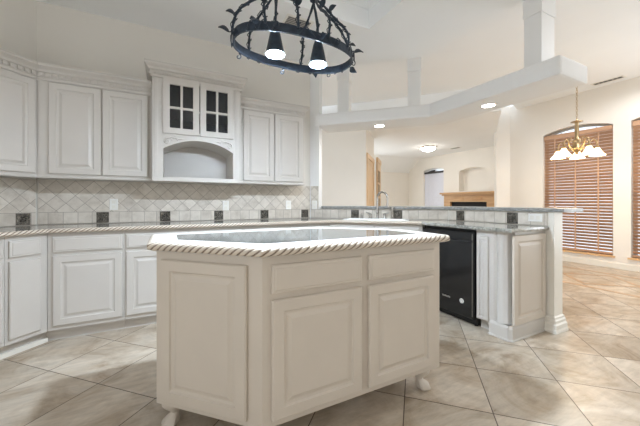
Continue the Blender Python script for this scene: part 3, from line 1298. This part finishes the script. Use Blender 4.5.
b.build('case', M['cab'], t)
b = MB()
b.box(HX0 + .0205, HX1 - .0205, HY + .0205, 3.6695, 1.3485, 1.387)
b.build('niche_shelf', M['cab'], t)
# vault of the niche (lining of the arch back to the wall)
b = MB()
m = len(AR)
vs = [HF.p(u, -.0205, z) for u, z in AR] + [HF.p(u, -.4185, z) for u, z in AR]
fs = [(i, i + 1, m + i + 1, m + i) for i in range(1, m - 1)] + [(m - 1, 0, m, 2 * m - 1)]
ov = [(u + .012 * (1 if u > .291 else -1) * (1 if abs(z - 1.388) < .2 else .4), z + .012) for u, z in AR]
b.add(vs, fs, True)
b.build('niche_vault', M['cab'], t, recalc=False)
# glazed interior, dark paint standing in for its shade
b = MB()
b.box(HX0 + .0208, HX0 + .03, HY + .021, 3.66, 1.79, 2.448)
b.box(HX1 - .03, HX1 - .0208, HY + .021, 3.66, 1.79, 2.448)
b.box(HX0 + .03, HX1 - .03, 3.655, 3.669, 1.79, 2.448)
b.box(HX0 + .03, HX1 - .03, HY + .021, 3.655, 1.78, 1.80)
b.build('interior', M['shade_and_rail'], t)
b = MB()
b.box(HX0 + .032, HX1 - .032, HY + .03, 3.65, 2.055, 2.072)
b.build('inner_shelf', M['cab'], t)
for (a, e) in ((-.042, .284), (.292, .622)):
    bars, zb = .022, .02
    z0, z1 = 1.812, 2.352
    st = .058
    mid = (a + e) / 2
    zm = 2.068
    holes = []
    for (u0, u1) in ((a + st, mid - .011), (mid + .011, e - st)):
        for (c0, c1) in ((z0 + st, zm - .011), (zm + .011, z1 - st)):
            holes.append([(u0, c0), (u1, c0), (u1, c1), (u0, c1)])
    b = MB()
    b.holed(HF.zp(), [(a, z0), (e, z0), (e, z1), (a, z1)], holes, .0008, .022)
    d = b.build('door', M['cab'], t, bevel=.0025)
    b = MB()
    b.fbox(HF, a + st - .01, e - st + .01, -.004, -.001, z0 + st - .01, z1 - st + .01)
    b.build('pane', M['cabglass'], d)
# carved scrolls over the arch
for sx in (-1, 1):
    b = MB()
    cx = .29 + sx * .285
    cz = 1.742
    P = lambda du, dz: HF.p(cx - sx * du, .006, cz + dz)
    pts = []
    for k in range(26):
        a = 2 * PI * 1.4 * k / 25
        r = .028 * (1 - k / 32)
        pts.append(P(-.012 + r * math.cos(a + PI / 2), r * math.sin(a + PI / 2) - .006))
    b.tube(pts, [.0075 * (1 - k / 45) for k in range(26)], 6)
    b.tube([P(-.01, .024), P(.03, .036), P(.07, .028), P(.10, .026), P(.14, .032)], [.008, .009, .008, .007, .003], 6)
    for (du, dz, r) in ((.035, .02, .011), (.062, .038, .010), (.085, .018, .008)):
        pts = [P(du + r * math.cos(a), dz + r * math.sin(a)) for a in [PI * 1.5 * k / 10 for k in range(11)]]
        b.tube(pts, .0055, 6)
    b.build('carved_scroll', M['cab'], t)
b = MB()
HC = [(0, 2.345), (.012, 2.345), (.012, 2.368), (.018, 2.375), (.018, 2.405), (.030, 2.412), (.038, 2.430), (.056, 2.448), (.062, 2.456), (.062, 2.478), (0, 2.478)]
hp = [(HX0, 3.688), (HX0, HY), (HX1, HY), (HX1, 3.688)]
b.sweep(hp, HC)
cr = b.build('crown_molding', M['cab'], t)
for i in range(3):
    b = MB()
    dentils(b, hp[i], hp[i + 1], .0182, 2.377, 2.403, .034, .012)
    b.build('dentil_strip', M['cab'], cr)
# rope-turned corner stiles
for x in (HX0 + .035, HX1 - .035):
    b = MB()
    b.fbox(HF, x - .014, x + .014, .0005, .005, 1.39, 2.335)
    b.build('stile_bead', M['cab'], t, bevel=.003)

# ------------------------------------------------------------------ island
IX0, IX1, IY0, IY1, CH = -.05, 1.46, 1.258, 2.045, .415
body = [(IX0, IY1), (IX0, IY0 + CH), (IX0 + CH, IY0), (IX1, IY0), (IX1, IY1 - CH), (IX1 - CH, IY1)]
t = thing('kitchen_island', (.705, 1.65, 0), 'cream six-sided kitchen island with rope edge and granite top', 'island')


def inset(poly, d):
    """offset a counter-clockwise polygon inwards by d"""
    P = [Vector(p) for p in poly]
    out = []
    for i in range(len(P)):
        a, c, e = P[i - 1], P[i], P[(i + 1) % len(P)]
        n1 = Vector((-(c - a).y, (c - a).x)).normalized()
        n2 = Vector((-(e - c).y, (e - c).x)).normalized()
        m_ = (n1 + n2) / (1 + n1.dot(n2))
        q = c + m_ * d
        out.append((q.x, q.y))
    return out


IB = .145
b = MB()
b.prism(body, IB, .9015)
b.build('body', M['island'], t, bevel=.004)
IFX = Fr((0, IY0), (1, 0), (0, -1))
for (a, e) in ((.405, .880), (.925, 1.398)):
    front('drawer', IFX, a, e, .737, .864, t, M['island'], DRAWER)
    front('door', IFX, a, e, .178, .709, t, M['island'], RAISED)
IFC = Fr((IX0, IY0 + CH), (S, -S), (-S, -S))
front('end_panel', IFC, .045, .515, .178, .862, t, M['island'], RAISED)
IFR = Fr((IX1, IY0), (0, 1), (1, 0))
front('side_panel', IFR, .03, .345, .178, .862, t, M['island'], RAISED)
outer = inset(body, -.022)
inn = inset(body, .095)
b = MB()
b.holed(lambda x, y, w_: (x, y, w_), outer, [inn[::-1]], .902, .946)
b.build('top_frame', M['cab'], t)['label'] = 'wide cream painted border of the island top'
b = MB()
b.prism(inset(inn, .001), .915, .9475)
b.build('granite_inset', M['granite_inset'], t)['label'] = 'polished grey granite inset'
q = rope(outer[::-1], .0215, .9245, closed=True, pitch=.145)
q.build('rope_molding', M['rope'], t)['label'] = 'twisted rope edge with brown glaze'


def claw_foot(cx, cy, dx, dy):
    """carved cabriole foot: full knee, slim ankle, toe turned outwards"""
    q = MB()
    d = Vector((dx, dy)).normalized()
    prof = [(.1445, .044, 0), (.128, .046, .004), (.110, .043, .010), (.092, .034, .008), (.075, .023, .002), (.060, .018, 0),
            (.048, .020, .006), (.036, .028, .014), (.022, .034, .020), (.010, .033, .022), (.001, .026, .022)]
    n = 16
    vs, fs = [], []
    for z, r, o_ in prof:
        for k in range(n):
            a = 2 * PI * k / n
            lobes = 1 + (.13 * math.cos(5 * a) if z < .045 else 0)
            vs.append((cx + d.x * o_ * 1.3 + 1.2 * r * lobes * math.cos(a), cy + d.y * o_ * 1.3 + 1.2 * r * lobes * math.sin(a), z))
    for i in range(len(prof) - 1):
        for k in range(n):
            k2 = (k + 1) % n
            fs.append((i * n + k, i * n + k2, (i + 1) * n + k2, (i + 1) * n + k))
    fs += [tuple(range(n)), tuple(range((len(prof) - 1) * n, len(prof) * n))]
    q.add(vs, fs, True)
    q.build('foot', M['island'], t)


for (px, py), (dx, dy) in zip(inset(body, .085), ((-1, 1), (-1, -.4), (-.4, -1), (1, -1), (1, .4), (.4, 1))):
    claw_foot(px, py, dx, dy)

# ------------------------------------------------------------------ iron chandelier over the island
CX, CY, RZ, RA, RB = .688, 1.65, 2.05, .372, .205
t = thing('iron_chandelier', (CX, CY, 2.0), 'black wrought-iron oval chandelier with vine rods over the island', 'chandelier')
b = MB()
n = 72
vs, fs = [], []
for k in range(n):
    a = 2 * PI * k / n
    c, s_ = math.cos(a), math.sin(a)
    p = 2 / 2.35
    ex, ey = math.copysign(abs(c) ** p, c), math.copysign(abs(s_) ** p, s_)
    for (off, z) in ((0, RZ - .024), (0, RZ + .024), (-.008, RZ + .024), (-.008, RZ - .024)):
        vs.append((CX + (RA + off) * ex, CY + (RB + off) * ey, z))
for k in range(n):
    k2 = (k + 1) % n
    for j in range(4):
        j2 = (j + 1) % 4
        fs.append((4 * k + j, 4 * k + j2, 4 * k2 + j2, 4 * k2 + j))
b.add(vs, fs)
b.build('ring_band', M['iron'], t)


def ringpt(deg, e=0.0):
    a = math.radians(deg)
    c, s_ = math.cos(a), math.sin(a)
    p = 2 / 2.35
    return Vector((CX + (RA + e) * math.copysign(abs(c) ** p, c), CY + (RB + e) * math.copysign(abs(s_) ** p, s_), RZ))


hubs = [Vector((CX - .115, CY, 2.42)), Vector((CX + .115, CY, 2.42))]
b = MB()
b.tube([hubs[0] - Vector((.04, 0, 0)), hubs[1] + Vector((.04, 0, 0))], .014, 10)
for h in hubs:
    b.tube([h + Vector((0, 0, -.03)), h + Vector((0, 0, .03))], .022, 12)
    b.tube([h + Vector((0, 0, .03)), (h.x, h.y, 3.27)], .007, 8)
b.build('hanger_bar', M['iron'], t)
b = MB()
b.prism([(CX - .2, CY - .06), (CX + .2, CY - .06), (CX + .2, CY + .06), (CX - .2, CY + .06)], 3.268, 3.3095)
b.build('canopy', M['iron'], t, bevel=.01)


def leaf(q, base, d, ln, up):
    base, d, up = Vector(base), Vector(d).normalized(), Vector(up).normalized()
    side = d.cross(up).normalized()
    vs, fs = [], []
    m_ = 7
    for i in range(m_):
        f = i / (m_ - 1)
        wd = ln * .32 * math.sin(PI * (f ** .75)) + .0008
        c = base + d * ln * f + up * (.25 * ln * math.sin(PI * f * .9))
        for (a, e) in ((-1, 0), (0, .10 * ln), (1, 0)):
            vs.append(c + side * wd * a - up * (e * (0 if a else 1) * -.4))
    for i in range(m_ - 1):
        for j in (0, 1):
            fs.append((3 * i + j, 3 * i + j + 1, 3 * i + j + 4, 3 * i + j + 3))
    o = len(vs)
    vs2 = [v - up * .0025 for v in vs]
    fs2 = [tuple(x + o for x in reversed(f)) for f in fs]
    rim = []
    edge_ = [3 * i for i in range(m_)] + [3 * (m_ - 1) + 1] + [3 * i + 2 for i in range(m_ - 1, -1, -1)] + [1]
    for i in range(len(edge_)):
        a, c = edge_[i], edge_[(i + 1) % len(edge_)]
        rim.append((a, c, c + o, a + o))
    q.add(vs + vs2, fs + fs2 + rim, True)


rods = [(180, 0), (128, 0), (232, 0), (100, 0), (262, 0), (285, 1), (75, 1), (310, 1), (52, 1), (355, 1)]
for i, (deg, hi) in enumerate(rods):
    rng = random.Random(i)
    p = ringpt(deg, .002)
    h = hubs[hi]
    out = Vector((p.x - h.x, p.y - h.y, 0))
    pts = []
    m_ = 22
    for k in range(m_):
        f = k / (m_ - 1)
        g = f ** 1.35
        q_ = Vector((p.x, p.y, RZ + .01)) * (1 - f) + h * f
        bulge = out * .42 * math.sin(PI * f) * (1 - f)
        wob = Vector((math.sin(9 * f + i), math.cos(11 * f + i), 0)) * .006
        pts.append(q_ + bulge + wob)
    b = MB()
    b.tube(pts, [.0075 + .0016 * math.sin(k * 1.9) for k in range(m_)], 7)
    # tendril coiling round the rod
    td = [pts[2 + int(k * .45)] + Vector((math.cos(k * .9), math.sin(k * .9), 0)) * .014 for k in range(30)]
    b.tube(td, .0028, 5)
    rod = b.build('vine_rod', M['iron'], t)
    b = MB()
    j = 6 + (i * 5) % 9
    ang = 2 * PI * i / 10
    od = Vector((out.x, out.y, 0)).normalized() if out.length > .01 else Vector((1, 0, 0))
    leaf(b, pts[j], od + Vector((rng.uniform(-.4, .4), rng.uniform(-.4, .4), rng.uniform(-.1, .5))), .055, (0, 0, 1))
    b.build('leaf', M['iron'], rod)
# leaves and tendrils on the ring itself
for i, (deg, dx, dy, dz) in enumerate([(184, -1, .1, .15), (3, 1, -.1, -.5), (320, .6, -.6, -.2), (225, -.4, -.8, -.3), (60, .6, .8, -.3), (275, .1, -1, -.4)]):
    b = MB()
    p = ringpt(deg, .004)
    b.tube([p + Vector((0, 0, .01)), p + Vector((dx, dy, dz)) * .02], .003, 5)
    leaf(b, p + Vector((dx, dy, dz)) * .018, (dx, dy, dz), .06, (0, 0, 1) if abs(dz) < .4 else (0, 1, .4))
    b.build('leaf', M['iron'], t)
for i in range(7):
    b = MB()
    a0, a1 = i * 51 + 6, i * 51 + 40
    pts = [ringpt(a0 + (a1 - a0) * k / 20, .008) + Vector((0, 0, .026 * math.sin(k * .8 + i))) for k in range(21)]
    e = pts[-1]
    for k in range(9):
        a = k * .75
        pts.append(e + Vector((.012 * math.sin(a), 0, -.012 * (1 - math.cos(a)) - .002 * k)))
    b.tube(pts, .0032, 5)
    b.build('tendril', M['iron'], t)
for h, bx in ((hubs[0], .555), (hubs[1], .835)):
    b = MB()
    b.tube([(h.x, h.y, 2.40), ((h.x + bx) / 2, CY, 2.30), (bx, CY, 2.20), (bx, CY, 2.15)], .006, 8)
    rod = b.build('lamp_stem', M['iron'], t)
    b = MB()
    b.lathe(bx, CY, [(.010, 2.158), (.020, 2.150), (.030, 2.122), (.038, 2.085), (.046, 2.045), (.056, 1.999), (.054, 1.999), (.044, 2.045), (.036, 2.085), (.014, 2.14)], 24)
    b.build('bell_shade', M['iron'], t)
    b = MB()
    b.lathe(bx, CY, [(.012, 2.09), (.02, 2.065), (.032, 2.035), (.042, 2.010), (.040, 1.998), (.022, 1.988), (.002, 1.985)], 20)
    b.build('bulb', M['bulb'], t)

# ------------------------------------------------------------------ breakfast room windows, blinds, chandelier


def window(n_, u0, u1):
    hole = arch(u0 + .001, u1 - .001, .216, 2.499, .10)
    inner = arch(u0 + .04, u1 - .04, .255, 2.475, .088)
    q = MB()
    q.holed(FW.zp(), hole, [inner], -.10, -.15)
    q.fbox(FW, u0 + .04, u1 - .04, -.135, -.105, 2.41, 2.445)
    q.fbox(FW, u0 + .04, u1 - .04, -.135, -.105, 1.30, 1.34)
    for f in (.25, .5, .75):
        uu = u0 + (u1 - u0) * f
        q.fbox(FW, uu - .006, uu + .006, -.13, -.11, 2.445, 2.52)
    w_ = struct(q.build('window_%d' % n_, M['grille'], loc=FW.p((u0 + u1) / 2, -.12, .216)))
    q = MB()
    q.holed(FW.zp(), arch(u0 + .03, u1 - .03, .245, 2.48, .09), [], -.122, -.125)
    q.build('pane', M['glass'], w_)
    q = MB()
    q.fbox(FW, u0 - .03, u1 + .03, .0006, .045, .188, .2145)
    q.fbox(FW, u0 + .0015, u1 - .0015, -.098, .0006, .2155, .2165)
    q.build('sill', M['sill'], w_, bevel=.004)
    return w_


def blind(u0, u1, label):
    c = FW.p((u0 + u1) / 2, -.05, .225)
    t = thing('window_blind', c, label, 'blind', 'brown wooden slat blinds of the breakfast room')
    a, e = u0 + .012, u1 - .012
    q = MB()
    q.fbox(FW, a, e, -.075, -.008, 2.405, 2.488)
    q.build('head_rail', M['blind'], t, bevel=.006)
    q = MB()
    z = 2.375
    while z > .29:
        # tilted slat, room edge up
        cs, sn_ = math.cos(math.radians(46)), math.sin(math.radians(46))
        hw, th = .031, .0016
        vs = []
        for uu in (a, e):
            for (aa, bb) in ((-hw, -th), (hw, -th), (hw, th), (-hw, th)):
                vs.append(FW.p(uu, -.042 + aa * cs - bb * sn_, z + aa * sn_ + bb * cs))
        q.add(vs, [(0, 1, 2, 3), (7, 6, 5, 4), (0, 4, 5, 1), (1, 5, 6, 2), (2, 6, 7, 3), (3, 7, 4, 0)])
        z -= .056
    q.build('slats', M['blind'], t)
    q = MB()
    q.fbox(FW, a, e, -.068, -.016, .232, .262)
    q.build('bottom_rail', M['blind'], t, bevel=.004)
    for f in (.18, .5, .82):
        uu = a + (e - a) * f
        q = MB()
        q.fbox(FW, uu - .012, uu + .012, -.0105, -.0095, .262, 2.405)
        q.build('ladder_tape', M['blind'], t)


window(1, *W1)
blind(*W1, 'wooden slat blind behind the glass-shaded dining chandelier')
window(2, *W2)
blind(*W2, 'wooden slat blind cut by the right edge of the picture')

DX, DY = 5.57, 2.228
t = thing('dining_chandelier', (DX, DY, 1.8), 'brass chandelier with lit flared glass shades in the breakfast room', 'chandelier')
b = MB()
z = 2.36
k = 0
while z < 3.085:
    a = (k % 2) * PI / 2
    pts = [(DX + .011 * math.cos(th) * math.cos(a), DY + .011 * math.cos(th) * math.sin(a), z + .022 + .022 * math.sin(th)) for th in [2 * PI * i / 10 for i in range(10)]]
    b.tube(pts, .003, 5, closed=True)
    z += .036
    k += 1
b.build('chain', M['brass'], t)
b = MB()
b.lathe(DX, DY, [(.06, 3.1995), (.06, 3.19), (.045, 3.175), (.012, 3.16)], 20)
b.build('canopy', M['brass'], t).location.z -= .055
b = MB()
b.lathe(DX, DY, [(.008, 2.37), (.012, 2.34), (.075, 2.322), (.078, 2.315), (.03, 2.305), (.022, 2.28), (.028, 2.2), (.024, 2.10), (.03, 2.06), (.055, 2.03), (.045, 1.99), (.06, 1.95), (.07, 1.91), (.05, 1.87), (.02, 1.85), (.022, 1.83), (.004, 1.81)], 20)
b.build('column', M['brass'], t)
for i in range(5):
    a = 2 * PI * i / 5 + .35
    d = Vector((math.cos(a), math.sin(a), 0))
    o_ = Vector((DX, DY, 0))
    b = MB()
    P = lambda r, z: o_ + d * (r * .72) + Vector((0, 0, z))
    b.tube([P(.05, 1.93), P(.11, 1.90), P(.18, 1.93), P(.22, 2.0), P(.27, 2.04), P(.32, 2.01), P(.335, 1.95), P(.335, 1.92)], .009, 8)
    pts = [P(.17 + .045 * math.cos(th) * (1 - k / 40), 2.03 + .045 * math.sin(th) * (1 - k / 40)) for k, th in enumerate([PI * 1.7 * k / 16 for k in range(17)])]
    b.tube(pts, .006, 6)
    arm = b.build('arm', M['brass'], t)
    q = P(.335, 0)
    b = MB()
    b.lathe(q.x, q.y, [(.018, 1.93), (.03, 1.92), (.03, 1.905), (.02, 1.90)], 16)
    b.build('shade_holder', M['brass'], arm)
    b = MB()
    n = 24
    vs, fs = [], []
    for (r_, z, fl) in ((.028, 1.90, 0), (.045, 1.875, .02), (.062, 1.845, .04), (.085, 1.815, .08), (.108, 1.79, .12), (.112, 1.786, .12), (.100, 1.79, .12), (.058, 1.835, .04)):
        for k in range(n):
            th = 2 * PI * k / n
            rr = r_ * .86 * (1 + fl * math.cos(8 * th) * .6)
            vs.append((q.x + rr * math.cos(th), q.y + rr * math.sin(th), z))
    for ii in range(7):
        for k in range(n):
            k2 = (k + 1) % n
            fs.append((ii * n + k, ii * n + k2, (ii + 1) * n + k2, (ii + 1) * n + k))
    fs.append(tuple(range(n)))
    b.add(vs, fs, True)
    b.build('glass_shade', M['shade_glass'], arm)
    l = bpy.data.lights.new('candle_bulb', 'POINT')
    l.energy, l.color, l.shadow_soft_size = 6, (1, .82, .60), .03
    lo = bpy.data.objects.new('candle_bulb', l)
    COL.objects.link(lo)
    lo.parent = arm
    lo.location = Vector((q.x, q.y, 1.77)) - t.location

t.location.z += .055

# ------------------------------------------------------------------ living room furnishings
t = thing('dome_light', (6.73, 6.21, LC), 'lit flush dome light on the living room ceiling', 'light')
b = MB()
b.lathe(6.73, 6.21, [(.20, LC - .0005), (.23, LC - .02), (.225, LC - .035), (.19, LC - .03)], 28)
b.build('rim', M['brass'], t)
b = MB()
b.lathe(6.73, 6.21, [(.205, LC - .036), (.19, LC - .07), (.14, LC - .105), (.07, LC - .125), (.005, LC - .13)], 28)
b.build('glass_dome', M['dome'], t)

t = thing('fireplace', (LX - .1, 6.0, 0), 'oak fireplace mantel under the arched wall niche', 'fireplace')
b = MB()
b.fbox(FF, 5.05, 6.95, .0005, .24, 1.40, 1.455)
b.fbox(FF, 5.10, 6.90, .0005, .20, 1.355, 1.3995)
b.build('mantel_shelf', M['mantel'], t, bevel=.008)
b = MB()
b.holed(FF.zp(), [(5.14, 0.001), (6.86, 0.001), (6.86, 1.3545), (5.14, 1.3545)], [[(5.38, .02), (6.62, .02), (6.62, 1.155), (5.38, 1.155)]], .0005, .13)
b.build('surround', M['mantel'], t)
for u in (5.7, 6.3):
    b = MB()
    b.panel(FF, u - .16, u + .16, 1.20, 1.31, [(0, 0), (0, .006), (.015, .010), (.03, .006)], .1305)
    b.build('carved_panel', M['mantel'], t)
b = MB()
b.fbox(FF, 5.382, 6.618, .001, .05, .022, 1.153)
b.build('firebox', M['firebox'], t)

q = MB()
q.holed(FF.zp(), arch(6.991, 7.869, .401, 2.269, .07), [arch(7.02, 7.84, .45, 2.262, .065)], -.16, -.21)
q.fbox(FF, 7.04, 7.82, -.2, -.17, 1.30, 1.34)
wv = struct(q.build('window_3', M['trim']))
q = MB()
q.holed(FF.zp(), arch(7.03, 7.83, .44, 2.255, .06), [], -.183, -.187)
q.build('pane', M['glass'], wv)
t = thing('window_blind', FF.p(7.43, -.07, .42), 'pale blind in the living room window left of the mantel', 'blind')
q = MB()
q.fbox(FF, 7.0, 7.86, -.10, -.03, 2.16, 2.225)
q.build('head_rail', M['shade_and_rail'], t)
q = MB()
z = 2.15
while z > .47:
    q.fbox(FF, 7.0, 7.86, -.063, -.060, z, z + .042)
    z -= .044
q.build('slats', M['pale_blind'], t)
q = MB()
q.fbox(FF, 7.0, 7.86, -.085, -.04, .42, .445)
q.build('bottom_rail', M['pale_blind'], t)

# glazed cabinet door seen edge-on down the hall
t = thing('glass_cabinet', (4.95, 6.25, 0), 'tall pine cabinet with gridded glass seen beside the hall door', 'cabinet')
FG = Fr((4.71, 6.01), (S, S), (S, -S))
b = MB()
b.fbox(FG, 0, .72, -.015, 0, 0.001, 2.16)
b.build('back', M['casing'], t)
b = MB()
hol = []
for i in range(2):
    for j in range(5):
        hol.append([(.09 + .29 * i, .22 + .36 * j), (.34 + .29 * i, .22 + .36 * j), (.34 + .29 * i, .53 + .36 * j), (.09 + .29 * i, .53 + .36 * j)])
b.holed(FG.zp(), [(0, .001), (.72, .001), (.72, 2.16), (0, 2.16)], hol, .0105, .022)
b.build('door', M['casing'], t)
b = MB()
b.fbox(FG, .08, .66, .005, .010, .2, 2.0)
b.build('pane', M['cabglass'], t)
b = MB()
b.fbox(FG, -.03, .75, -.015, .04, 2.1605, 2.28)
b.build('cornice', M['casing'], t, bevel=.015)
